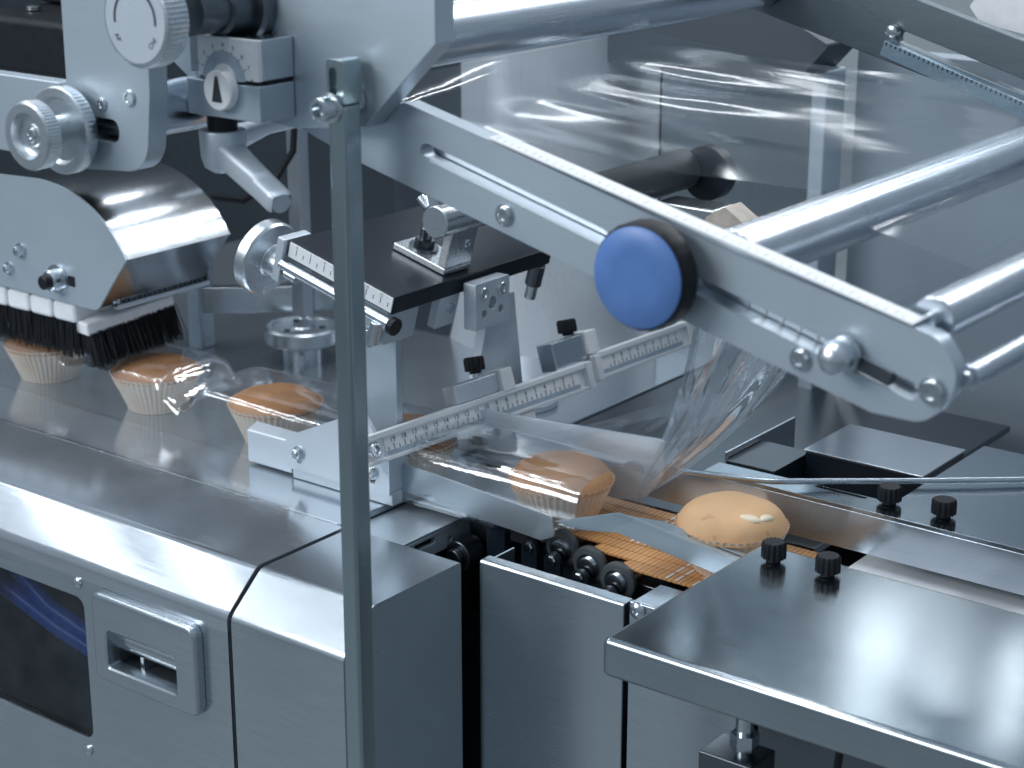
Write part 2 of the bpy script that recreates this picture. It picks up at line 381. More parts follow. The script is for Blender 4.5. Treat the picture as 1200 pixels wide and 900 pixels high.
# ================================================================== muffins
def make_muffin(loc, label, cake, seed, group='muffins on the conveyor line', almonds=False, H=13.0, sharp=3.6):
    t = thing('muffin', label, 'muffin', loc, group)
    L = V(loc)
    m = M(); n = 192; rows = [(26.5, 0.3), (28, 5), (30.5, 11), (33.2, 18), (37.0, 26), (40.4, 34.5)]
    vs = []; fs = []
    for k, (r, h) in enumerate(rows):
        for i in range(n):
            th = 2 * PI * i / n; tri = abs(((i % 4) / 2.0) - 1) * 2 - 1
            rr = r + tri * (0.2 + 0.09 * k) + 0.5 * noise.noise(V((math.cos(th) * 2, math.sin(th) * 2, seed + h * .02)))
            hh = h + (0.6 * noise.noise(V((math.cos(th) * 3, math.sin(th) * 3, seed + 5))) if k == len(rows) - 1 else 0)
            vs.append(L + V((rr * math.cos(th), rr * math.sin(th), hh)))
    for k in range(len(rows) - 1):
        for i in range(n):
            j = (i + 1) % n; fs.append((k * n + i, k * n + j, (k + 1) * n + j, (k + 1) * n + i))
    fs.append(tuple(range(n)))
    m.add(vs, fs); m.build('paper_cup', PAPER, t, ang=20)
    def dome(u, v):
        th = 2 * PI * v; rr = math.sin(u * PI / 2)
        r = 39.8 * rr; z = 31 + H * (1 - rr ** sharp) ** 0.62 if rr < 1 else 31
        p = V((r * math.cos(th), r * math.sin(th), 0)); q = p * .05
        z += (1.3 * noise.noise(q * .9 + V((seed, 0, 0))) + .45 * noise.noise(q * 3 + V((0, seed, 0)))) * (1 - rr ** 6)
        e = 1 + .018 * noise.noise(V((math.cos(th) * 1.2, math.sin(th) * 1.2, seed)))
        return L + V((p.x * e, p.y * e, z))
    m = M(); m.grid(dome, 26, 72); m.build('cake_top', cake, t, ang=180)
    if almonds:
        for k, (ax, ay, rot, dz) in enumerate(((22, -13, .5, 0.4), (28, -2, 1.7, -1.2))):
            m = M()
            def fn(u, v, ax=ax, ay=ay, rot=rot, dz=dz):
                a = PI * u; b = 2 * PI * v; x = 8.0 * math.cos(a) ; yy = 5.2 * math.sin(a) * math.cos(b) * (1 + .25 * math.cos(a)); z = 2.8 * math.sin(a) * math.sin(b)
                return L + V((ax + x * math.cos(rot) - yy * math.sin(rot), ay + x * math.sin(rot) + yy * math.cos(rot), 45.6 + dz + z - x * .12))
            m.grid(fn, 12, 16); m.build('almond', ALMOND, t, ang=180)
    return t
make_muffin((0, 0, 0), 'golden bare muffin with almond pieces on the brown belts', CAKE, 1.3, almonds=True, H=18.0, sharp=4.6)
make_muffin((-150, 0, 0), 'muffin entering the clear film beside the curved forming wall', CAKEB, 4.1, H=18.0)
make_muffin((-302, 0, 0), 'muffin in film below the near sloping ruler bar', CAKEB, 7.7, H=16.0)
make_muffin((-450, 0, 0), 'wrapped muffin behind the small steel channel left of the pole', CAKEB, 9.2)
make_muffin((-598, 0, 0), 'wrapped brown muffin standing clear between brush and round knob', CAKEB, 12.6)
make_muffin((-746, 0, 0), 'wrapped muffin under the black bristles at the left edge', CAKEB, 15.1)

# ================================================================== infeed conveyor
cv = thing('belt_conveyor', 'brown narrow belt conveyor with black nose rollers under the bare muffin', 'conveyor', (-60, 10, 0))
starts = [(-92, 88)]
bw = 12.6
bands = []
y = -46.0; k = 0
xs0 = [-62, -96, -131, -160, -160, -160, -160, -160]
while y < 50:
    x0 = xs0[k]; x1 = 40
    r = 9.0
    path = []
    for i in range(9): a = PI * 1.5 - PI * i / 8; path.append((x0 + r * math.cos(a) , -r + r * math.sin(a)))
    # top run ribbed across, then down over the tail roller
    nn = int((x1 - x0) / 3)
    for i in range(1, nn): path.append((x0 + (x1 - x0) * i / nn, 0.0))
    for i in range(9): a = PI / 2 - PI * i / 8; path.append((x1 + r * math.cos(a), -r + r * math.sin(a)))
    vs = []; fs = []
    for i, (px, pz) in enumerate(path):
        rib = 0.35 if i % 2 else 0.0
        vs += [(px, y, pz - rib), (px, y + bw, pz - rib), (px, y + bw, pz - rib - 1.4 * (1 if pz > -9 else -1)), (px, y, pz - rib - 1.4 * (1 if pz > -9 else -1))]
    for i in range(len(path) - 1):
        a = i * 4; b = a + 4
        for q in range(4): fs.append((a + q, a + (q + 1) % 4, b + (q + 1) % 4, b + q))
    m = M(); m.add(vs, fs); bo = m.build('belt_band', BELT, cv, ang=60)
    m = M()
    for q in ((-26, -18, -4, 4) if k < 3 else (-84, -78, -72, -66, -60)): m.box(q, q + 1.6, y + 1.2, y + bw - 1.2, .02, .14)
    m.build('painted_glints', PRINT, bo)  # pale strips stand in for lamp-tube reflections on the belts
    y += 13.6; k += 1
for (x, yy) in ((-160, -16), (-131, -26), (-96, -40), (-63, -52)):
    m = M(); m.cyl((x, yy + 4, -10.5), (x, 56, -10.5), 8.4, 24); ro = m.build('nose_roller', COPPER, cv)
    m = M(); m.lathe((x, yy, -11), (0, 1, 0), [(12.5, 0), (14.6, 1.2), (14.6, 4.6), (13.5, 5.6)], 40); m.build('disc', RUBBER, ro)
    m = M(); m.lathe((x, yy - .2, -11), (0, -1, 0), [(9.5, 0), (9.5, 1.0), (7.2, 1.0), (7.2, 3), (6.2, 3.4)], 30); m.build('bearing', BRIGHT, ro)
    m = M(); m.prism(slot((x - 1, -19), (x - 1, -60), 7.6), 'y', yy - 10, yy - 5.5); br = m.build('bracket', BLACKA, cv, 1)
    m = M(); m.lathe((x - 1, yy - 9.8, -17), (0, -1, 0), [(4.0, 0), (4.0, 1.4), (3.0, 2.2), (3.0, 3.2), (1.2, 3.4)], 6); m.build('nut', BRIGHT, br)
m = M(); m.prism(slot((-190, 0), (-190, -50), 9), 'y', -30, -22); b_ = m.build('end_bracket', BLACKA, cv, 1)
M().cyl((-190, -31, -2), (-190, -36, -2), 3.4, 12).build('nut', BRIGHT, b_)
m = M(); m.cyl((-212, -30, -30), (-212, -50, -30), 12, 24).cyl((-212, -50, -30), (-212, -56, -30), 7, 20); m.build('drive_shaft', DARKST, cv, 1)
m = M(); m.box(-222, -203, -22, -12, -90, 10); m.build('drive_plate', DARKST, cv, 2)
m = M(); m.box(-64, 60, -42, -36, -30, -12); m.build('side_plate', DARKST, cv, 1)
m = M(); m.box(50, 65, -30, 57, -5, -2.4); m.build('transfer_plate', STEELV, cv, .5)

bed2 = structure(M().box(66, 900, -28, 92, -10, -1).build('infeed_bed', metal('bright_bed', (0.86, 0.88, 0.91), 0.34, (1, 0, 0), 0.5, 0.15, 0.0), None, 0.8))

TY_ = V((0, 1, 0))
# centre guide rail beside the muffin
cg = thing('guide_rail', 'grey angled guide rail with a slot in front of the bare muffin', 'guide rail', (-30, -44, 10))
m = M(); m.prism([(-122, 20), (-66, 40), (50, 27), (50, 11), (-66, 25), (-98, 19)], 'y', -47.4, -44.5); m.build('side_plate', MATTE, cg, 0.25)
m = M(); d_ = V((116, 0, -13)).normalized(); q_ = V((-66, 0, 40)); n_ = V((13, 0, 116)).normalized(); m.prism3([(8, -44.3), (116, -44.3), (116, -33), (30, -33)], lambda p, k: tuple(q_ + d_ * p[0] + TY_ * p[1] + n_ * k), -2.2, 0, [slot((56, -39), (100, -39), 1.6)]); m.build('top_flange', MATTE, cg, 0.25)
m = M(); m.cyl((-62, -47, 22), (-62, -44, 22), 1, 8)

# far guide with slotted top and thumbscrews
fg = thing('far_guide', 'long steel guide with slotted top and two black thumbscrews behind the belts', 'guide', (80, 90, 20))
m = M(); m.box(-130, 700, 58, 60, 10, 39.8); m.build('face_plate', STEEL, fg, 0.5)
m = M(); m.prism([(-60, 58.1), (700, 58.1), (700, 237), (84, 237), (84, 84), (-60, 80)], 'z', 40, 43, [slot((24, 80), (62, 80), 2.2)]); m.build('top_plate', DSTEEL, fg, 1.0)
thumbscrew(fg, (82, 80, 43.6), r=8.4, h=13); thumbscrew(fg, (124, 80, 43.6), r=8.4, h=13)
wr = M(); wr.tube([(-66, 32.5, 49), (-50, 37, 49), (-8, 51, 49), (0, 54.5, 49), (8, 60, 49), (72, 115, 47.5), (143, 175, 47), (330, 330, 47)], 2.3, 12)
tag(wr.build('guide_rod', STEELV), 'thin bent steel rod crossing just above the bare muffin', 'rod')
bb = thing('black_box', 'low black box with a steel lid behind the guide rod', 'box', (30, 170, 25))
m = M(); m.box(-19, 79, 139, 212, 4, 44); m.build('box_body', BLACKA, bb, 1)
m = M(); m.box(-20, 80, 138, 213, 44.3, 46); m.build('lid', STEEL, bb, 0.5)
b2 = thing('low_cover', 'flat dark steel cover left of the black box', 'cover', (-40, 130, 25))
m = M(); m.box(-62, -21, 96, 150, 4, 38); m.build('cover_body', BLACKA, b2, 1)
m = M(); m.box(-63, -20.6, 95, 151, 38.3, 40); m.build('lid', DARKST, b2, 0.5)
m = M(); m.box(-66, -64, 98, 204, 4, 45); tag(m.build('deflector_strip', BRIGHT, None, .5), 'thin bright steel strip standing left of the black box', 'strip')

# hopper-side table at the front right
it = thing('infeed_cover', 'broad dark steel cover at the lower right with two black thumbscrews', 'cover', (240, -126, 20))
m = M(); m.box(42, 520, -222, -31, 14, 40); m.build('top_plate', DSTEEL, it, 4.5, seg=4)
thumbscrew(it, (66, -56, 40.6), r=8, h=14); thumbscrew(it, (106, -55, 40.6), r=8, h=14)

cc = thing('conveyor_cover', 'upright steel cover panel in front of the black nose rollers', 'cover', (-80, -98, -200))
m = M(); m.prism(fillet([(-100, -420), (-100, 0), (-88, 0), (-88, -2.5), (-97.5, -2.5), (-97.5, -420)], [0, 2.4, 0, 0, 0, 0]), 'x', -150, -24); m.build('front_panel', STEELV, cc, 0.8)
m = M(); m.box(-150, -148, -97.3, -60, -420, -3); m.build('side_panel', STEELV, cc, 0.6)
ic = thing('lower_panel', 'grey lower panel with a corner screw below the infeed cover', 'panel', (40, -96, -200))
m = M(); m.prism([(-21, -420), (-21, 2), (40, 2), (40, 12), (66, 12), (66, -420)], 'y', -97, -93); m.build('panel', STEELV, ic, 0.8)
m = M(); m.box(-20, 38, -92.8, -60, -2, 1.8); m.build('top_lip', STEELV, ic, 0.8)
m = M(); m.lathe((-14, -97.2, -3), (0, -1, 0), [(6.2, 0), (6.0, 1.5), (4.2, 3.2), (2.4, 3.6), (2.2, 1.6), (0.001, 1.5)], 24); m.build('screw', BRIGHT, ic)
lf = thing('support_post', 'small post with a black knob under the infeed cover at the bottom edge', 'post', (140, -150, -60))
m = M(); m.lathe((112, -165, 13), (0, 0, -1), [(16, 0), (16, 4), (12, 12), (6, 15)], 30); m.build('knob', BLACK, lf)
m = M(); m.cyl((112, -165, -2), (112, -165, -60), 5.2, 20); m.build('stem', BRIGHT, lf)
m = M(); m.lathe((112, -165, -26), (0, 0, -1), [(9, 0), (9, 10)], 6); m.build('nut', BRIGHT, lf)
m = M(); m.box(88, 126, -180, -150, -60, -40); m.build('foot_block', DARKST, lf, 1)
m = M(); m.prism([(92, 13), (330, 13), (330, -300), (112, -300)], 'y', -120, -116); tag(m.build('rear_plate', DARKST), 'dark plate behind the small post at the bottom right', 'plate')
m = M(); m.tube([(196, -200, 14), (192, -196, -10), (184, -190, -40), (180, -188, -90)], 2.4, 10); tag(m.build('black_cable', BLACK), 'thin black cable hanging under the infeed cover', 'cable')

# ================================================================== left front covers
fc = thing('front_cover', 'large polished steel front cover with window and recessed pull', 'cover', (-500, -200, -100))
prof = fillet([(-115.2, 1.2), (-207, 1.2), (-239, -27), (-239, -40)], [0, 11, 11, 0], 6, False)
inner = [(min(p[0] + 2.4, -115.2), p[1] - 2.2) for p in prof]
m = M(); m.prism(prof + inner[::-1], 'x', -1000, -268); m.build('top_panel', STEEL, fc, 0)
win = rrect(-560, -424, -176, -56, 9)
hnd = rrect(-392, -315, -100, -70, 3)
m = M(); m.prism([(-1000, -420), (-268, -420), (-268, -40), (-1000, -40)], 'y', -239, -236.8, [win, hnd]); m.build('front_panel', STEELV, fc, 0)
m = M(); m.box(-269.6, -268.1, -236.6, -116, -420, -30); m.build('end_return', STEELV, fc, 0.3)
wd = M().prism(rrect(-566, -418, -182, -50, 12), 'y', -236.4, -233.5).build('window_pane', PANE, fc)
for (x, z) in ((-429, -44), (-431, -187), (-575, -44), (-575, -187)):
    M().lathe((x, -239.1, z), (0, -1, 0), [(4.6, 0), (4.2, 1.4), (2.6, 2.6), (0.001, 3)], 20).build('rivet', BRIGHT, fc)
# pull: dished frame round an opening with a tray and a bar
pl = M()
def ring(x0, x1, z0, z1, r): return rrect(x0, x1, z0, z1, r, 5)
def inset(d): return ring(-407 + d, -294 - d, -114 + d, -41 - d, max(2.5, 9 - d))
loops = [(inset(0), -239.3), (inset(0.2), -243.5)] + [(inset(.2 + 4 * (1 - math.cos(a))), -243.5 - 4 * math.sin(a)) for a in (.3, .6, .9, 1.2, PI / 2)] + [(inset(9), -247.5), (ring(-392.5, -314.5, -101.5, -68.5, 3.4), -247.5), (ring(-391, -316, -100, -70, 3), -246.4), (ring(-390.4, -316.6, -99.4, -70.6, 3), -236)]
vs = []; fs = []
for lp, yy in loops: vs += [(p[0], yy, p[1]) for p in lp]
n = len(loops[0][0])
for k in range(len(loops) - 1):
    for i in range(n):
        j = (i + 1) % n; fs.append((k * n + i, k * n + j, (k + 1) * n + j, (k + 1) * n + i))
pl.add(vs, fs); ph = pl.build('pull_frame', STEELV, fc, ang=24)
m = M(); m.prism3([(-392, -103), (-315, -103), (-315, -67), (-392, -67)], lambda p, k: (p[0], k, p[1]), -208, -206); m.box(-393, -391.5, -236, -208, -103, -67).box(-315.5, -314, -236, -208, -103, -67).box(-391, -316, -236, -208, -68.5, -67).box(-391, -316, -236, -208, -103, -101.5); m.build('recess', STEELV, ph)
M().cyl((-391, -226, -82), (-316, -226, -82), 11.5, 32).build('pull_bar', BRIGHT, ph)
M().box(-372, -368, -232, -208, -102, -68).build('rib', TURNED, ph, .8)
dk = M().box(-900, -290, -176, -170, -420, -12).build('inner_panel', DARKP, fc)
for k, (pts, lab) in enumerate(((([(-620, -205, -40), (-560, -200, -75), (-520, -196, -105), (-470, -195, -118), (-380, -190, -122)]), 'upper blue air hose curving behind the front cover window'),
                         (([(-620, -212, -70), (-560, -206, -95), (-505, -200, -118), (-450, -200, -128), (-380, -190, -132)]), 'lower blue air hose curving behind the front cover window'))):
    tag(M().tube(pts, 7.5, 14).build('air_hose', HOSE), lab, 'hose', 'blue hoses behind the window')
hx = thing('hose_coupling', 'small grey hose coupling behind the front cover window', 'coupling', (-452, -195, -85))
M().lathe((-455, -180, -86), (0, -1, 0), [(14, 0), (14, 8), (9, 10), (9, 20)], 24).build('body', DARKST, hx); M().cyl((-455, -196, -72), (-455, -196, -56), 5, 14).build('stub', BRIGHT, hx)

sc = thing('corner_cover', 'boxy steel end cover between the front cover and the gap', 'cover', (-210, -170, -200))
m = M(); m.prism(fillet([(-112.5, 0.8), (-207, 0.8), (-239, -27), (-239, -420), (-112.5, -420)], [2, 11, 11, 0, 0], 6), 'x', -264, -157); m.build('cover_shell', STEELV, sc, 2.2, seg=3, ang=40)
# flange under the right end of the table
tf = thing('end_flange', 'dark grey slotted flange at the table end above the corner cover', 'flange', (-240, -60, -10))
m = M(); m.prism([(-110, -9), (-14, -9), (-14, -26), (-110, -26)], 'x', -226, -222, [slot((-86, -14), (-66, -14), 2.5), circ(-46, -19, 2.4, 14)]); m.build('end_plate', ALU, tf, 0.6)
M().box(-276, -222, -110, -14, -8.6, -6.4).build('top_plate', ALU, tf, 0.5)

# ================================================================== forming trough and its brackets
tr = thing('trough_wall', 'near steel side wall of the film folding trough', 'trough', (-195, -45, 20))
m = M(); m.prism(fillet([(-272, 33), (-124, 23), (-122, 8), (-134, 2), (-272, 10)], [1, 3, 3, 4, 1]), 'y', -47.2, -45); m.build('wall_plate', MATTE, tr, 0.3)
m = M(); m.box(-272, -160, -44.8, 44, 2.2, 4); m.build('bottom_plate', MATTE, tr, 0.4)
fw_ = thing('forming_wall', 'curved far forming wall of bright steel with a folded top edge', 'forming wall', (-170, 50, 30))
m = M(); m.prism(fillet([(-268, 52), (-88, 64), (-88, 34), (-104, 14), (-126, 8), (-268, 8)], [0, 2, 14, 14, 8, 0]), 'y', 45, 47.2)
m.build('wall_plate', ALUB, fw_, 0.5)
def lip(u, v):
    x = -268 + 180 * u; z = 52 + 12 * u; a = v * PI / 2
    return V((x, 47.2 + 7 * math.sin(a) + 10 * max(0, v - .8), z + 4 * math.cos(a) - 4))
m = M(); m.grid(lip, 12, 10); m.build('rolled_lip', STEELY, fw_, ang=60)

br = thing('scale_bracket', 'pale bracket plate with two bolts at the foot of the ruler bar', 'bracket', (-320, -60, 20))
m = M(); m.prism(fillet([(-376, 10), (-267, 10), (-267, 40), (-292, 72), (-316, 64), (-376, 36)], [2, 2, 2, 4, 4, 2]), 'y', -64, -60, [slot((-362, 19), (-362, 23), 3), slot((-284, 20), (-284, 24), 3)]); m.build('plate', ALUB, br, 0.8)
M().box(-374, -268, -59.8, -47, 0.4, 12).build('foot', ALUB, br, 1)
M().box(-278, -268, -59.8, -40, 12, 40).build('end_block', ALUB, br, 1)
for (x, z) in ((-362, 25), (-284, 27)):
    hexbolt(br, (x, -64, z), (0, -1, 0), 4.6, 4)
ch = thing('channel_guide', 'short pale steel channel in front of the wrapped muffin', 'channel', (-415, -52, 15))
m = M(); m.prism(fillet([(-46, 2), (-58, 2), (-58, 30), (-46, 34), (-46, 31.5), (-55.5, 28), (-55.5, 4.5), (-46, 4.5)], [0, 2, 2, 0, 0, 1, 1, 0], 3), 'x', -426, -377); m.build('channel', ALUB, ch, 0.5)
ps = thing('upright_plate', 'upright plate under the black slide behind the pole', 'plate', (-300, -30, 70))
m = M(); m.prism([(-322, 8), (-284, 8), (-284, 146), (-322, 136)], 'y', -34, -27); m.build('plate', ALU, ps, 0.8)
m = M(); m.tube([(-278, -34, 60), (-278, -10, 62), (-272, 20, 58)], 2.5, 8)
p2 = thing('rear_support', 'pale support plate behind the ruler bar under the four-screw block', 'plate', (-310, 100, 70))
m = M(); m.prism([(66, 2), (150, 2), (132, 128), (100, 128)], 'x', -306, -296); m.build('plate', ALUB, p2, 1)
m = M(); m.box(-345, -306.2, 80, 140, 2, 8); m.build('foot', ALUB, p2, 1)

# ruler bars
BARM = metal('white_anodised', (0.84, 0.88, 0.91), 0.42, None, 0, 0.05, 0.15)
BH = 11.5
def ruler(name, label, p0, p1, cat='ruler', n=19, first=1, clampat=0.5, full=True):
    p0, p1 = V(p0), V(p1); d = (p1 - p0); L = d.length; d.normalize()
    side = d.cross(V((0, 0, 1))).normalized()         # out of the printed face (+X side)
    up = side.cross(d).normalized()
    side, up = side * .951 + up * .309, up * .951 - side * .309   # the printed face leans back a little
    t = thing(name, label, cat, p0, 'ruler bars across the trough')
    m = M(); m.obox(p0, d, side, up, (0, L), (-9, -1), (-BH, BH)); b = m.build('bar', BARM, t, 0.8)
    m = M(); m.obox(p0, d, side, up, (0, L), (-1, 2.4), (BH - 4.5, BH)).obox(p0, d, side, up, (0, L), (-1, 2.4), (-BH, -BH + 3)); m.build('rail', BARM, t, 0.5)
    m = M(); m.obox(p0, d, side, up, (22 if full else 2, L - 9), (-.8, .3), (-BH + 3.2, BH - 4.7)); f = m.build('scale_face', PRINT, t)
    m = M(); m.obox(p0, d, side, up, (22 if full else 2, L - 9), (.32, .42), (-BH + 3.2, -BH + 7)); m.build('scale_band', GREYINK, f)
    k = M(); x0 = L - 17; step = (L - 48) / (n - 1) if full else 11.5
    for i in range(n):
        x = x0 - i * step
        if x < 26: break
        k.text(str(first + i), 5.8, p0 + d * x + side * .5 + up * (BH - 8.4), d, up)
        for q in range(2):
            xx = x - q * step / 2
            if xx > 24: k.obox(p0, d, side, up, (xx - .35, xx + .35), (.34, .5), (-BH + 7.2, -BH + (12 if q == 0 else 10)))
    k.build('scale_marks', INK, f, smooth=False)
    m = M(); m.obox(p0, d, side, up, (L, L + 8), (-9, 3.4), (-BH - .5, BH + .5)); m.build('end_cap', WHITE, t, 0.8)
    return t, d, side, up, L
r1, d, sd, up, L = ruler('ruler_bar', 'near pale ruler bar rising from the bolted bracket across the trough', (-274, -84, 50), (-253, 176, 50))
P0 = V((-274, -84, 50))
bolt(r1, P0 + d * 8 + sd * 2.4, sd, 6, 4)
cl = M(); cl.obox(P0, d, sd, up, (108, 158), (-15, -1), (11.8, 27)); k = cl.build('clamp_block', ALUB, r1, 1)
M().obox(P0, d, sd, up, (158.2, 173), (-15, 3), (10, 28.5)).build('clamp_face', WHITE, r1, 0.8)
m = M(); m.obox(P0, d, sd, up, (173, 173.3), (-8, -5), (15, 24)); m.obox(P0, d, sd, up, (173, 173.3), (-11, -2), (15, 16.4)); m.build('clamp_mark', INK, r1)
M().obox(P0, d, sd, up, (124, 172), (-14, 1), (-25, -11.8)).build('lower_block', ALUB, r1, 1)
M().obox(P0, d, sd, up, (172.2, 190), (-14, 1), (-23, -11.8)).build('lower_face', WHITE, r1, 1)
thumbscrew(r1, P0 + d * 142 + sd * (-8) + up * 30.5, up + d * .12, 8, 14)
r2, d, sd, up, L = ruler('ruler_bar', 'far ruler bar behind the blue knob at the film edge', (-262, 196, 50), (-254, 338, 50), n=12, full=False)
P0 = V((-262, 196, 50))
M().obox(P0, d, sd, up, (-44, -2), (-16, 2), (8, 32)).build('clamp_block', STEELV, r2, 1)
M().obox(P0, d, sd, up, (-1.8, 13), (-15, 5), (13, 33)).build('clamp_face', WHITE, r2, 1)
M().obox(P0, d, sd, up, (-1.8, 6), (3, 10), (-11.5, 11.2)).build('clamp_lip', WHITE, r2, 1)
M().obox(P0, d, sd, up, (12, 12.4), (-6, -3), (18, 27)).build('clamp_mark', INK, r2)
thumbscrew(r2, P0 + d * (-10) + sd * (-7) + up * 33, up + d * .1, 8, 14)
m = M(); m.lathe(P0 + d * (-6) + sd * (-12) + up * 2, sd, [(9, 0), (9, 6), (6, 8), (6, 12)], 24); m.build('pivot', DARKST, r2)

# ================================================================== black slide platform
SP = V((-363, -60, 196))   # back corner of top face, near side
def T3(a, b, c): return SP + TU * a + TY * b + TW * c
st = thing('slide_platform', 'black tilted slide platform with a white scale on its near edge', 'slide platform', (-310, 40, 150))
m = M(); m.obox(SP, TU, TY, TW, (-6, 105), (1.2, 200), (-15, 0)); m.build('plate', BLACKA, st, 1.2)
m = M(); m.obox(SP, TU, TY, TW, (-4, 104), (0, 1.0), (-13, -1)); f = m.build('scale_face', PRINT, st)
k = M()
for i in range(14):
    x = 4 + i * 7.4; k.obox(SP, TU, TY, TW, (x - .3, x + .3), (-.12, -.02), (-9.5, -6 if i % 2 else -4.2))
    if i % 2 == 0: k.text(str(i), 3.2, T3(x, -.15, -2.6), TU, TW)
k.build('scale_marks', INK, f, smooth=False)
m = M(); m.obox(SP, TU, TY, TW, (-14, -6.2), (-4, 26), (-36, 0.6)); m.build('end_plate', ALUB, st, 1)
m = M(); m.lathe(T3(-14.2, 12, -30), -TU, [(13, 0), (13, 14), (14, 15)], 36); m.lathe(T3(-14.2, 12, -30), -TU, [(14, 15.2), (29, 16), (30.5, 18), (30.5, 27), (29.5, 28)], 60); m.build('handwheel', TURNED, st)
M().cyl(T3(-6, -3, -20), T3(112, -3, -20), 4.4, 24).build('lead_screw', STEELY, st)
M().lathe(T3(112.2, -3, -20), TU, [(7, -3), (7, 1.8), (6.4, 2.4)], 30).build('screw_cap', BLACK, st)
M().cyl(T3(-4, 2, -28), T3(8, 2, -28), 4.5, 16).build('stud', BRIGHT, st)
m = M(); m.obox(SP, TU, TY, TW, (70, 100), (4, 40), (-44, -15.2)); m.build('carriage', ALU, st, 1)
m = M(); m.cyl(T3(98, -6, -22), T3(98, -6, -40), 5, 16).cyl(T3(90, -2, -32), T3(90, -2, -46), 5, 16); m.build('spring_pin', BRIGHT, st, .6)
m = M(); m.obox(SP, TU, TY, TW, (60, 68), (2, 20), (-36, -15.4)); m.build('carriage_plate', DARKST, st, 1)
m = M(); m.obox(SP, TU, TY, TW, (96, 104), (60, 84), (-42, -15.2)); m.build('hanger', ALUB, st, .8)
M().cyl(T3(104, 74, -26), T3(106.5, 74, -26), 4, 16).build('hanger_screw', BRIGHT, st)
M().cyl(T3(88, 20, -22), T3(88, 205, -22), 4, 20).build('guide_shaft', STEELY, st)
m = M(); m.cyl(T3(100, 190, -15.2), T3(100, 190, -34), 7, 20); m.build('guide_bush', DARKST, st, .8)
M().cyl(T3(100, 190, -34), T3(100, 190, -46), 5, 16).build('bush_tip', BRIGHT, st)
# four-screw block on the front edge
BY0, BY1, BZ0, BZ1 = 20, 63, 126.5, 164
sb = thing('screw_block', 'square steel block with five holes on the front of the black slide', 'block', (-255, 42, 145))
m = M(); m.prism(rrect(BY0, BY1, BZ0, BZ1, 1.0, 2), 'x', -260, -248, [circ(BY0 + 11, BZ0 + 12, 3.2, 16), circ(BY1 - 11, BZ0 + 12, 3.2, 16), circ((BY0 + BY1) / 2, BZ0 + 19, 5.2, 20)])
m.build('block', ALUB, sb, 0.8)
for yy in (BY0 + 10, BY1 - 10):
    bolt(sb, (-247.9, yy, BZ1 - 9), (1, 0, 0), 5.2, 1.6, None, 'screw')
bolt(sb, (-256, (BY0 + BY1) / 2, BZ0 + 19), (1, 0, 0), 4.8, 3, None, 'screw')
# L bracket and cylinder on top
lb = thing('rod_bracket', 'small steel angle bracket carrying a round bar on the black slide', 'bracket', (-300, 40, 190))
m = M(); m.obox(SP, TU, TY, TW, (44, 98), (66, 98), (.3, 6)); m.build('foot', TURNED, lb, 1)
m = M(); m.obox(SP, TU, TY, TW, (90, 98), (66, 98), (6.1, 38)); m.build('upright', TURNED, lb, 1)
m = M(); m.lathe(T3(62, 82, 6.1), TW, [(12, 0), (12, 1.6)], 30); m.lathe(T3(62, 82, 7.8), TW, [(8, 0), (8, 6)], 6); m.lathe(T3(62, 82, 13.5), TW, [(5, 0), (5, 9), (4, 10)], 20); m.build('nut', DARKST, lb, ang=25)
bolt(lb, T3(98.1, 88, 24), TU, 3.5, 1.2)
m = M(); c0 = T3(88, 54, 44); m.cyl(c0, c0 + V((0, 150, 0)), 12.5, 48, .8); m.build('round_bar', TURNED, lb)
m = M(); m.cyl(c0 + V((-11, 6, 9)), c0 + V((-19, 6, 16)), 4, 14).cyl(c0 + V((-6, 6, 11)), c0 + V((-9, 6, 20)), 4.5, 6); m.build('set_screw', BRIGHT, lb)
bolt(lb, c0 + V((9.6, 42, 8)), (1, 0, .7), 3.4, 1.5)

# knobs on the table
kn = thing('table_knob', 'round silver knob with a pierced top on the dark table left of the pole', 'knob', (-590, 180, 20))
m = M(); m.lathe((-590, 180, 0), (0, 0, 1), [(19, 0), (19, 16), (21, 18), (34, 20), (36, 22), (36, 34), (34, 36), (29, 36), (28, 34.6), (12, 34.6), (10, 36), (0.001, 36)], 60); m.build('knob_body', TURNED, kn)
M().lathe((-577, 162, 10), (.6, -.8, 0), [(4, 0), (4, 3), (0.001, 3.2)], 16).build('set_screw', BRIGHT, kn)
for a in (0.5, 2.6, 4.7): M().lathe((-590 + 20 * math.cos(a), 180 + 20 * math.sin(a), 34.7), (0, 0, 1), [(3, 0), (3, 1.6), (0.001, 1.7)], 14).build('pin', DARKST, kn)
rg = thing('flat_ring', 'flat pale ring lying on the table behind the ruler bar', 'ring', (-362, 215, 2))
M().lathe((-345, 205, 0.4), (0, 0, 1), [(34, 0), (34, 5), (32, 6.5), (19, 6.5), (17, 5), (17, 0.2)], 48).build('ring_body', ALUB, rg)

# ================================================================== pole
po = thing('upright_pole', 'tall square steel pole with a bolted slot at its top, standing in front', 'pole', (-77, -310, -420))
m = M(); m.box(-83.5, -70.5, -317.5, -302.5, -420, 366); m.build('shaft', POLE, po, 2.6, seg=4)
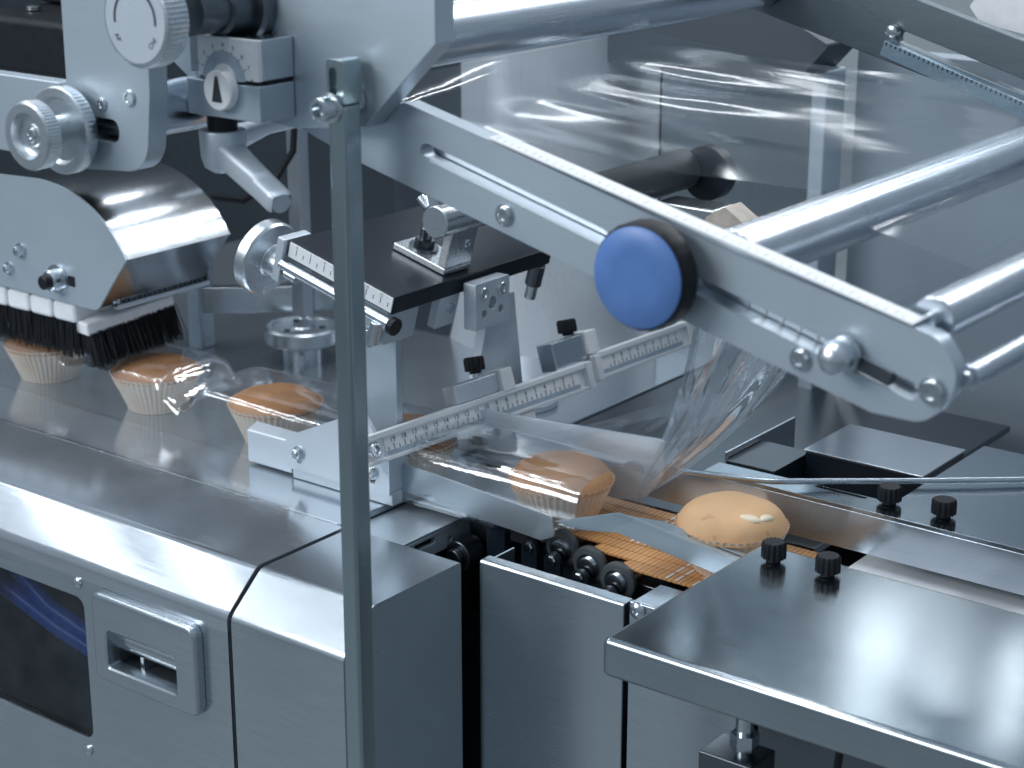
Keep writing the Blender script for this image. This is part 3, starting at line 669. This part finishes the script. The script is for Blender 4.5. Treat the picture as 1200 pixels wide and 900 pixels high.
# slotted head: two cheeks and a bridge
m = M(); m.prism(fillet([(-83.5, 366.2), (-70.5, 366.2), (-70.5, 391), (-83.5, 391)], [0, 0, 3, 3], 4), 'y', -317.5, -302.5, [slot((-78.4, 371), (-78.4, 384), 2.8)]); m.build('slotted_head', POLE, po, 0.8)
m = M(); m.lathe((-80, -317.7, 364), (0, -1, 0), [(8.6, 0), (8.6, 2), (7.0, 2.4), (7.0, 10), (6, 11), (4, 11), (3.6, 6), (.001, 5.8)], 32); m.build('bolt', BRIGHT, po)
M().cyl((-80, -302.3, 366), (-80, -297.4, 366), 8.5, 24, 1).build('spacer', BRIGHT, po)

# ================================================================== near arm plate
ar = thing('arm_plate', 'long sloping pale arm plate with slots running to the lower right', 'arm', (60, -274, 300))
outer = fillet([(-157, 346), (-58, 364), (0, 350), (160, 309), (274, 285), (288, 266), (271, 241), (241, 241), (150, 264), (-95, 326)], [0, 0, 0, 0, 14, 18, 16, 14, 0, 0], 6)
hole1 = slot((-43, 338), (78, 306), 4.6); hole2 = slot((139, 289), (262, 256), 4.6)
m = M(); m.prism(outer, 'y', -280, -268, [hole1, hole2]); m.build('plate', ALU, ar, 0.9)
# back rail seen through the slots
m = M(); d_ = V((121, 0, -32)).normalized(); n_ = V((32, 0, 121)).normalized()
m.obox((-43, 0, 338), d_, TY, n_, (-10, 330), (-266.5, -262), (-9, -1)); m.build('slot_rail', TURNED, ar, .5)
d_ = V((274, 0, -65)).normalized(); n_ = V((65, 0, 274)).normalized()
m = M(); m.obox((0, 0, 350.4), d_, TY, n_, (2, 268), (-281, -267.4), (0.3, 1.6)); sf = m.build('scale_face', PRINT, ar, .3)
k = M()
for i in range(52):
    x = 6 + i * 5.0; k.obox((0, 0, 350.4), d_, TY, n_, (x - .3, x + .3), (-279, -276 if i % 5 else -273.5), (1.62, 1.7))
k.build('scale_marks', GREYINK, sf, smooth=False)
d_ = V((123, 0, -33)).normalized(); n_ = V((33, 0, 123)).normalized()
m = M()
for i in range(6): m.obox((139, 0, 289), d_, TY, n_, (24 + i * 10.5, 25 + i * 10.5), (-267.4, -266.6), (-4, 3))
m.build('slot_ticks', PRINT, ar)
for (x, z, r) in ((13, 309, 5.2), (201, 261, 5.2), (273, 258, 6.2)):
    m = M(); m.lathe((x, -280.2, z), (0, -1, 0), [(r + 1.3, 0), (r + 1.2, .5), (r, .6)], 28); m.build('bolt_ring', BRIGHT, ar)
    bolt(ar, (x, -280.9, z), (0, -1, 0), r, 2.2)
m = M(); bc = V((226, -280, 269)); m.lathe(bc, (0, -1, 0), [(5, -14), (5, 3), (9.5, 3), (9.5, 6)], 30); m.lathe(bc, (0, -1, 0), [(8.2, 6), (8.8, 8.6), (8.8, 12), (7.8, 15.6), (5.6, 18), (2.4, 19.2), (.001, 19.4)], 30); m.build('dome_nut', TURNED, ar, ang=50)
m = M(); m.obox((230, -281, 266), V((.96, 0, -.27)), TY, V((.27, 0, .96)), (2, 22), (0, 6), (-4, 4)); m.build('slot_key', DARKST, ar, .5)
kb = thing('blue_knob', 'big black clamp knob with a blue cap on the arm plate', 'knob', (100, -300, 288))
kc = V((116, -280.2, 294))
m = M(); m.lathe(kc, (0, -1, 0), [(17, 0), (19, 4), (26, 7), (28.7, 9), (28.7, 19), (27.4, 21.4), (26, 21.8)], 72, 24, .2, (3, 4)); m.build('knob_body', BLACK, kb, ang=40)
m = M(); m.lathe(kc, (0, -1, 0), [(26.9, 20), (26.9, 22.2), (26, 23), (14, 23.7), (.001, 23.9)], 64); m.build('cap', BLUE, kb, ang=40)

# ================================================================== rollers and film
def roller(name, label, x, z, r, y0, y1, mat, cap=None):
    t = thing(name, label, 'roller', (x, 0, z), 'film rollers between the arm plates')
    M().cyl((x, y0, z), (x, y1, z), r, 56, .8).build('tube', mat, t)
    if cap: M().cyl((x, y1 + .2, z), (x, y1 + 14, z), r * .7, 32, 1).build('end_cap', DARKST, t)
    M().cyl((x, y0 - 6, z), (x, y0 - .2, z), 4, 20).build('axle', BRIGHT, t)
    return t
roller('film_roller', 'thick film roller at the top behind the corner of the frame plate', -144, 383, 21, -200, 258, STEELY, True)
roller('film_roller', 'film roller at the right under the flat film web', 147, 300, 16.5, -262, 420, STEELY)
roller('film_roller', 'lower right film roller behind the ruled edge of the arm', 262, 288, 11.5, -262, 420, STEELY)
roller('film_roller', 'thin roller at the rounded arm end, lowest on the right', 284, 264, 6.2, -266, 420, STEELY)
roller('film_roller', 'dark bar roller above the thick top roller', -190, 440, 16, -200, 300, metal('grey_bar', (0.3, .34, .38), .3))

fl = thing('plastic_film', 'clear plastic film running over the rollers down round the muffins', 'film', (0, 0, 0))
def web(u, v):
    # u along the run, v across; hangs from the top roller and lies on the right-hand roller
    x = -134 + 281 * u; yn = -146 - 64 * (1 - u) ** 2.5; yf = 84 + 170 * u; yy = yn + (yf - yn) * v
    z = 362 - 45 * u ** (.3 + .45 * v)
    z -= (1 - v) ** 3 * (6 * math.sin(PI * u) ** .7)
    z += 2.2 * noise.noise(V((u * 2.5, v * 9, 1))) * math.sin(PI * u) + 1.6 * math.sin(v * 22 + u * 5 + 3 * noise.noise(V((u * 2, v * 2, 4)))) * math.sin(PI * u) * (1 - u * .4)
    return V((x, yy, z))
m = M(); m.grid(web, 60, 90); m.build('flat_web', FILM, fl, ang=180)
def webr(u, v):
    # over the roller and on to the next one
    yy = -140 + 386 * v
    if u < .35:
        a = PI / 2 - u / .35 * (PI * .55); p = V((147 + 17 * math.cos(a), yy, 300 + 17 * math.sin(a)))
    else:
        q = (u - .35) / .65; p = V((164 + 86 * q, yy, 297 - 18 * q + 1.2 * noise.noise(V((q * 2, v * 6, 3)))))
    return p
m = M(); m.grid(webr, 30, 40); m.build('roller_wrap', FILM, fl, ang=180)
def fall(u, v):
    # from the hidden roller behind the arm down and back into the folding trough
    top = V((140, -132 + 262 * v, 238))
    a = v * PI
    bx = -104 - 75 * math.sin(a) ** .8 - 60 * max(0, v - .5)
    bot = V((bx, -47 * math.cos(a) * (1 if v < .5 else 1.15), 6 + 52 * math.sin(a) ** .55))
    e = u
    p = top.lerp(bot, e)
    p.z -= 26 * math.sin(PI * u) * (1 - v * .5)
    pl_ = math.sin(v * 19 + 2 * noise.noise(V((u, v * 3, 2)))) * 2.6 * math.sin(PI * u)
    p.z += pl_ + 4 * noise.noise(V((u * 2, v * 5, 8))) * math.sin(PI * u); p.x += pl_ * .6
    return p
m = M(); m.grid(fall, 50, 80); m.build('folding_sheet', FILMS, fl, ang=180)
def qb(a, b, c, t): return V(a) * (1 - t) ** 2 + V(b) * (2 * t * (1 - t)) + V(c) * t * t
FR0, FR1, FR2 = (76, -52, 186), (5, 0, 94), (-102, 30, 17)
FL0, FL1, FL2 = (-60, 40, 170), (-72, 45, 99), (-106, 48, 32)
def gather(u, v):
    # the web gathered into long folds as it is drawn round the end of the forming wall
    r_ = qb(FR0, FR1, FR2, u); l_ = qb(FL0, FL1, FL2, u)
    p = l_.lerp(r_, v); k = (1 - u) ** .5
    f = math.sin(v * 13 + 1.5 * noise.noise(V((u * 1.5, v * 4, 3)))) * (5.0 * k + .8) + 3 * noise.noise(V((u * 3, v * 6, 9)))
    bulge = math.sin(PI * v) * 16 * math.sin(PI * min(1, u * .8 + .1))
    return p + V((.55, -.75, .3)) * (f * math.sin(PI * min(1, v * 8 + .15) / 2) + bulge)
m = M(); m.grid(gather, 50, 90); m.build('gathered_fold', FILMF, fl, ang=180)
MX = [0, -150, -302, -450, -598, -746]
def tubef(u, v):
    x = -104 - 800 * u
    d = min(abs(x - c) for c in MX)
    pinch = 0.0
    if x < -480:
        pinch = .35 * min(1, max(0, (d - 46) / 29.0))
    pinch = max(pinch, max(0, 1 - abs(x + 524) / 24) ** .7)
    h = 50 - 26 * pinch; wd = 47 - 2 * pinch
    a = PI * v; sn = max(0.0, math.sin(a)); cs = math.cos(a)
    yy = -wd * (abs(cs) ** .5) * (1 if cs >= 0 else -1); z = 1 + h * sn ** .42
    k = noise.noise(V((x * .014, v * 5, 2))) * 1.5 + noise.noise(V((x * .05, v * 9, 6))) * 1.8 * (.15 + pinch)
    z = max(.6, z + k * sn * .8); yy += k * .5
    x += 3 * noise.noise(V((x * .05, v * 6, 11))) * pinch
    return V((x, yy, z))
m = M(); m.grid(tubef, 260, 44); m.build('film_tube', FILMT, fl, ang=180)

# ================================================================== far arm, upper back
fa = thing('ruled_plate', 'dark far arm plate with a ruled slot at the top right', 'arm', (40, 270, 350))
m = M(); m.prism([(-200, 372), (-143, 357), (-32, 328), (84, 298), (420, 210), (420, 262), (79, 353), (-7, 377), (-120, 412), (-200, 440)], 'y', 262, 272, [slot((-18, 347), (170, 294), 5)])
m.build('plate', metal('far_plate', (0.15, 0.185, 0.21), 0.42, (1, 0, 0), 0.3), fa, 1)
d_ = V((184, 0, -57)).normalized(); n_ = V((57, 0, 184)).normalized()
m = M(); m.obox((-27, 0, 350), d_, TY, n_, (-2, 220), (255, 261.8), (-18, -6)); rf = m.build('scale_face', metal('blue_scale', (0.34, 0.46, 0.55), 0.4), fa, .4)
k = M()
for i in range(40): k.obox((-27, 0, 350), d_, TY, n_, (i * 4.2, i * 4.2 + 1.0), (254.7, 254.95), (-9, -6.2))
k.build('scale_marks', INK, rf, smooth=False)
M().lathe((-25, 257, 352), (0, -1, 0), [(5, -4), (5, 3), (3, 4)], 16).build('bolt', BRIGHT, fa)
gp = M(); gp.prism(fillet([(9, 368), (19, 356), (62, 349), (66, 392), (28, 396)], 2), 'y', 318, 326); tag(gp.build('guard_tab', WHITE, None, 1), 'small white guard tab in the top right corner', 'guard')
idl = thing('idler_roller', 'short dark idler roller with chrome bracket seen under the film', 'roller', (-140, 100, 240))
M().cyl((-168, 40, 238), (-168, 190, 238), 16, 40, 1).build('roller_body', RUBBER, idl)
m = M(); m.lathe((-168, 38, 238), (0, -1, 0), [(19, 0), (19, 9), (11, 10), (11, 22), (9, 23)], 40); m.build('end_hub', TURNED, idl)
m = M(); m.lathe((-150, 192, 236), (0, 1, 0), [(22, 0), (22, 12), (18, 14)], 40); m.build('far_hub', BLACKA, idl)
m = M(); m.box(-150, -96, 120, 150, 214, 226); m.build('bracket', BRIGHT, idl, 2)
m = M(); m.prism(fillet([(-66, 214), (-34, 214), (-34, 236), (-50, 246), (-66, 236)], 3), 'y', 58, 80); tag(m.build('warm_reflection_block', CREAM, None, 1.5), 'small cream block added for warm reflections between the film and the arm ruler', 'block')  # block added in place of warm reflections

# ================================================================== upper left drive: frame plates, knobs, gauge
pb = thing('frame_plate', 'big pale vertical frame plate with a cut corner at the top', 'plate', (-120, -289, 400))
m = M(); m.prism([(-229, 374), (-215, 365), (-160, 346), (-129, 344), (-75, 350), (-21, 402), (-21, 520), (-235, 520)], 'y', -297, -280.6); m.build('plate', ALU, pb, 1.2)
m = M(); m.lathe((-162, -297.2, 413), (0, -1, 0), [(23, 0), (23, 7), (21, 9), (16, 9.5), (16, 26), (13.5, 27), (13.5, 48.4)], 44); m.build('shaft_hub', DARKST, pb)
pa = thing('drive_plate', 'pale plate with rounded foot and spring slot at the upper left', 'plate', (-220, -352, 360))
m = M(); m.prism(fillet([(-252, 522), (-253, 368), (-261, 363), (-261, 315), (-187, 321), (-181, 367), (-178, 522)], [0, 0, 0, 4, 20, 0, 0], 8), 'y', -360, -346, [rrect(-235, -209, 335, 349, 6, 4)]); m.build('plate', ALU, pa, 1)
for (x, z, r) in ((-222, 357, 3.9), (-198, 363, 5.0)): bolt(pa, (x, -360.2, z), (0, -1, 0), r, 1.2)
m = M(); m.tube([(-234 + .27 * i, -353 + 3.4 * math.cos(i * .9), 342 + 3.4 * math.sin(i * .9)) for i in range(92)], 1.0, 6); m.build('spring', DARKST, pa)
M().box(-236, -208, -348, -345, 332, 352).build('slot_back', DARKST, pa)
lbar = tag(M().box(-480, -262, -358, -347, 318, 366).build('side_bar', ALU, None, 1.2), 'flat pale bar running off the left edge behind the handwheel', 'bar')
def knurled(prof, base, n, lob, rows, mat, name, par, axis=(0, -1, 0), amp=.3):
    m = M(); m.lathe(base, axis, prof, n, lob, amp, rows); return m.build(name, mat, par, ang=38)
bk = thing('dial_knob', 'big knurled dial knob with a curved arrow on its white face', 'knob', (-172, -370, 410))
kb0 = V((-160, -361, 413))
knurled([(14, 0), (14, 7), (22, 8), (26.6, 10), (26.6, 23), (25.6, 24.4), (24, 25)], kb0, 240, 60, (3, 4), TURNED, 'knob_body', bk)
fcx = M(); fcx.lathe(kb0, (0, -1, 0), [(23.8, 24), (23.8, 25.2), (.001, 25.3)], 64); ff = fcx.build('dial_face', ALUB, bk)
k = M(); fy = kb0.y - 25.5
def arcband(m, c, r0, r1, a0, a1, n=30):
    vs = []; fs = []
    for i in range(n + 1):
        a = math.radians(a0 + (a1 - a0) * i / n)
        for r in (r0, r1): vs.append((c[0] + r * math.cos(a), c[1], c[2] + r * math.sin(a)))
    for i in range(n): fs.append((2 * i, 2 * i + 1, 2 * i + 3, 2 * i + 2))
    m.add(vs, fs)
arcband(k, (kb0.x, fy, kb0.z), 15.6, 17.0, -8, 188)
def rtext(m, s, size, c, r, a):
    aa = math.radians(a); m.text(s, size, (c[0] + r * math.cos(aa), c[1], c[2] + r * math.sin(aa)), (-math.sin(aa) * 1, 0, math.cos(aa)), (-math.cos(aa), 0, -math.sin(aa)))
rtext(k, 'AP', 4.4, (kb0.x, fy, kb0.z), 18, 216); rtext(k, 'CHI', 4.4, (kb0.x, fy, kb0.z), 18, 318)
k.build('dial_marks', INK, ff, smooth=False)
hw = thing('double_handwheel', 'double silver handwheel of two stacked discs at the left', 'handwheel', (-246, -370, 341))
h0 = V((-246, -361, 341))
knurled([(9, 0), (9, 3.6), (25, 4.6), (26, 6), (26, 12.6), (25, 13.6), (20, 13.6), (18, 11), (9, 11)], h0, 180, 60, (3, 4), TURNED, 'rear_disc', hw, amp=.2)
M().cyl(h0 + V((0, -11, 0)), h0 + V((0, -27, 0)), 9, 30).build('hub', TURNED, hw)
knurled([(11, 25.5), (18, 26), (20, 27.4), (20, 35.6), (18.8, 37), (13.6, 37), (12.2, 32), (7, 32), (6, 32.8), (.001, 32.8)], h0, 180, 60, (2, 3), TURNED, 'front_disc', hw, amp=.2)
bolt(hw, h0 + V((0, -32.8, 0)), (0, -1, 0), 4.4, 1.5)
M().cyl((-203, -345.8, 353), (-203, -297.2, 353), 16, 44).build('cross_tube', STEELY, pa)

gb = thing('gauge_box', 'square steel gauge box with numbered white dial and arrow pointer', 'gauge', (-168, -305, 372))
gx0, gx1, gz0, gz1 = -187, -127, 351, 398
m = M(); m.box(gx0, gx1, -326, -297.4, gz0, gz0 + 21); m.build('lower_body', ALU, gb, 1)
m = M(); m.box(gx0, gx1, -322, -297.4, gz0 + 23.5, gz1); m.build('upper_body', BRIGHT, gb, .8)
M().box(gx0 + 4, gx1 - 1, -318, -298, gz0 + 20, gz0 + 24).build('gap_strip', BLACK, gb)
M().box(gx0 + 11, gx1 - .6, -326, -322.2, gz0 + 23.4, gz1 - .3).build('dial_plate', PRINT, gb, .3)
gc = V((gx0 + 32, -326.3, gz0 + 22))
gm = M(); arcband(gm, gc, 10, 17.2, 2, 178); gm.build('dial_arc', GREYINK, gb, smooth=False)
k = M()
for i in range(9):
    a = math.radians(176 - i * 21.5); ca, sa = math.cos(a), math.sin(a)
    k.text(str(i), 3.6, gc + V((22.4 * ca, 0, 20.4 * sa)), (1, 0, 0), (0, 0, 1))
    k.add([gc + V(((17.8) * ca - .25 * sa, 0, 17.8 * sa * .95 + .25 * ca)), gc + V((17.8 * ca + .25 * sa, 0, 17.8 * sa * .95 - .25 * ca)), gc + V((20 * ca + .25 * sa, 0, 19 * sa * .95 - .25 * ca)), gc + V((20 * ca - .25 * sa, 0, 19 * sa * .95 + .25 * ca))], [(0, 1, 2, 3)])
k.build('dial_marks', INK, gb, smooth=False)
M().lathe(gc + V((0, 0, -5)), (0, -1, 0), [(11.6, 0), (11.6, 5), (10.8, 5.8), (.001, 6)], 48).build('pointer_disc', WHITE, gb)
py = gc.y - 6.3; m = M(); m.prism([(gc.x - 3.8, gc.z - 11.5), (gc.x + 3.8, gc.z - 11.5), (gc.x + .7, gc.z + 3.4), (gc.x - .7, gc.z + 3.4)], 'y', py, py - .4); m.build('pointer', INK, gb)
M().cyl((gx0 + 14, -312, gz0 - .2), (gx0 + 14, -312, gz0 - 10), 9, 30).build('collar', BLACK, gb)
cv2 = thing('clamp_lever', 'silver clamping lever slanting down below the gauge box', 'lever', (-183, -312, 330))
c0 = V((gx0 + 14, -312, gz0 - 10.2))
m = M(); m.lathe(c0, (0, 0, -1), [(13.6, 0), (14, 1), (13.4, 16), (11.5, 22), (7, 25)], 40); m.build('hub', ALUB, cv2)
e = c0 + V((64, -18, -33)); a = (e - c0 - V((8, 0, -14))); ad = a.normalized(); sdv = ad.cross(V((0, 0, 1))).normalized(); upv = sdv.cross(ad)
def leverf(u, v):
    p = (c0 + V((6, -2, -13))).lerp(e, u); wv = 9 - 3.5 * u if u < .66 else 7.5 ; hv = 7.5 if u < .66 else 6.5
    if u > .97: wv *= .8; hv *= .8
    t = 2 * PI * v; cx, sy = math.cos(t), math.sin(t); q = max(abs(cx), abs(sy)) ** .8
    return p + sdv * (wv * cx / q) + upv * (hv * sy / q)
m = M(); m.grid(leverf, 24, 28); m.lathe(e + ad * .1, ad, [(6, 0), (.001, .5)], 20); m.build('arm', ALUB, cv2, ang=45)
l2 = thing('ball_lever', 'short silver lever with rounded end under the frame plate', 'lever', (-190, -270, 335))
m = M(); m.tube([(-206, -276, 326), (-203, -275, 327), (-196, -273, 329.5), (-180, -268, 336), (-158, -262, 343)], [3, 7.2, 7.6, 5.2, 6], 20); m.build('handle', ALUB, l2)

# ================================================================== brush unit
hd = thing('brush_hood', 'rounded polished steel hood above the bristle brushes', 'hood', (-690, 0, 150))
bz = [((1 - t) ** 2 * -668 + 2 * t * (1 - t) * -592 + t * t * -560, (1 - t) ** 2 * 208 + 2 * t * (1 - t) * 206 + t * t * 152) for t in [k / 18 for k in range(19)]]
prof = [(-860, 199)] + bz + fillet([(-560, 152), (-601, 101), (-860, 105)], [0, 12, 0], 8, False)[1:]
m = M(); m.prism(prof, 'y', -57, 62); HOODM = (metal('hood_steel', (0.60, 0.64, 0.68), 0.13, (0, 1, 0), 0.6)); m.build('shell', HOODM, hd, 0, ang=30)
m = M(); m.prism([(p[0] * 1 + 0, p[1]) for p in prof], 'y', -59.4, -57.2); m.build('face_plate', ALU, hd, 1.0, ang=30)
m = M(); m.lathe((-650, -59.6, 122), (0, -1, 0), [(13, 0), (13, 2), (9.5, 2.2), (9.5, 10), (8, 11.5)], 30); m.build('hub_nut', BRIGHT, hd)
M().lathe((-652, -71, 121), (0, -1, 0), [(6.4, 0), (6.4, 4), (5, 5)], 20).build('axle_end', BLACK, hd)
hexbolt(hd, (-698, -59.6, 140), (0, -1, 0), 5, 5); hexbolt(hd, (-716, -59.6, 121), (0, -1, 0), 4.4, 4)
M().box(-636, -628, -60.2, -59.5, 118, 127).build('slot_mark', BLACK, hd)
tb = thing('toothed_belt', 'dark toothed belt below the hood', 'belt', (-600, 40, 110))
m = M(); m.obox((-606, -40, 122), (0, 1, 0), (1, 0, 0), (0, 0, 1), (0, 110), (-8, 6), (-22, 2)); m.build('belt_body', RUBBER, tb)
m = M()
for i in range(18): m.obox((-600, -38, 103), (0, 1, 0), (1, 0, 0), (0, 0, 1), (i * 6, i * 6 + 3), (0, 4), (0, 4))
m.build('teeth', DARKST, tb)
M().obox((-602, -38, 99), (0, 1, 0), (1, 0, 0), (0, 0, 1), (0, 108), (-2, 4), (-1, 3)).build('edge', ALUB, tb)
# brushes: white back blocks with bristles
def bristles(par, c, ex, ey, nx, ny, h, lean):
    m = M(); c, ex, ey = V(c), V(ex), V(ey)
    for i in range(nx):
        for j in range(ny):
            p = c + ex * ((i + random.random()) / nx) + ey * ((j + random.random()) / ny); q = p + V(lean) + V((random.uniform(-2.5, 2.5), random.uniform(-2.5, 2.5), -h + random.uniform(-3, 3)))
            r = .55; vs = []
            for k in range(3):
                t = 2 * PI * k / 3; o = V((r * math.cos(t), r * math.sin(t), 0)); vs += [p + o, q + o * .7]
            m.add(vs, [(0, 2, 3, 1), (2, 4, 5, 3), (4, 0, 1, 5)])
    o = m.build('bristles', BLACK, par, normals=False, smooth=False); o['kind'] = 'stuff'; return o
fr = thing('front_brush', 'row of white brush blocks with black bristles under the hood', 'brush', (-700, -40, 90))
for i in range(6):
    x0 = -666 - i * 31.5
    m = M(); m.box(x0, x0 + 30, -56, -26, 82, 100); m.build('brush_block', WHITE, fr, 4, seg=3)
    bristles(fr, (x0 + 1, -54, 83), (28, 0, 0), (0, 26, 0), 24, 9, 32, (0, 0, 0))
er = thing('end_brush', 'white brush block lying crosswise with leaning black bristles', 'brush', (-625, 0, 95))
m = M(); m.obox((-640, -52, 84), V((16, 100, 12)).normalized(), V((1, -.16, 0)).normalized(), V((-.02, -.12, 1)), (0, 92), (-4, 17), (-12, 0)); m.build('brush_block', WHITE, er, 2.5, seg=3)
bristles(er, (-639, -49, 75), (14, 88, 10.5), (17, -2, 0), 76, 10, 28, (10, 0, -2))
bp2 = thing('steel_stand', 'grey steel post and rail behind the hood', 'frame', (-690, 150, 80))
M().box(-712, -694, 145, 165, 0, 150).build('post', STEELV, bp2, 1.5)
M().box(-720, -700, 128, 140, 60, 120).build('plate', ALUB, bp2, 1)
M().obox((-694, 150, 36), V((.74, .67, 0)), V((-.67, .74, 0)), V((0, 0, 1)), (0, 130), (0, 12), (0, 26)).build('rail', STEELV, bp2, 1)
M().box(-622, -606, 200, 214, 0, 380).build('upright', metal('pale_post', (.55, .6, .66), .45), bp2, 1)
mt = thing('black_motor', 'black motor housing with two screws in the top left corner', 'motor', (-620, -60, 330))
m = M(); m.box(-700, -568, -100, 60, 306, 352); m.build('housing', BLACK, mt, 6, seg=4)
m = M(); m.box(-760, -600, -20, 100, 353, 480); m.build('upper_housing', DARKP, mt, 5)
for (x, z) in ((-655, 362), (-590, 356)): M().lathe((x, -60, z - 9), (0, 0, 1), [(6, 0), (6, 3), (4, 4)], 16).build('screw', BRIGHT, mt)
cb = M(); cb.tube([(-560, 150, 250), (-555, 140, 215), (-560, 120, 190), (-590, 110, 170), (-640, 120, 165)], 3.2, 10); tag(cb.build('black_cable', BLACK), 'thin black cable looping behind the clamping lever', 'cable')
ep = thing('rear_guard', 'dark grey guard panel behind the pole and the black slide', 'guard', (-500, 330, 150))
m = M(); m.prism([(-600, 0), (-440, 0), (-440, 300), (-600, 300)], 'y', 330, 336); m.build('panel', metal('guard_steel', (0.16, 0.19, 0.22), 0.42, (0, 0, 1), 0.3), ep, 1)

gpf = thing('pipe_run', 'dark vertical pipe with couplings in the gap between the two covers', 'pipe', (-154, -80, -200))
M().cyl((-154, -78, -420), (-154, -78, -40), 4.5, 20).build('pipe', DARKST, gpf)
for zz in (-52, -110, -190): M().cyl((-154, -78, zz - 12), (-154, -78, zz), 6.4, 6).build('coupling', TURNED, gpf)
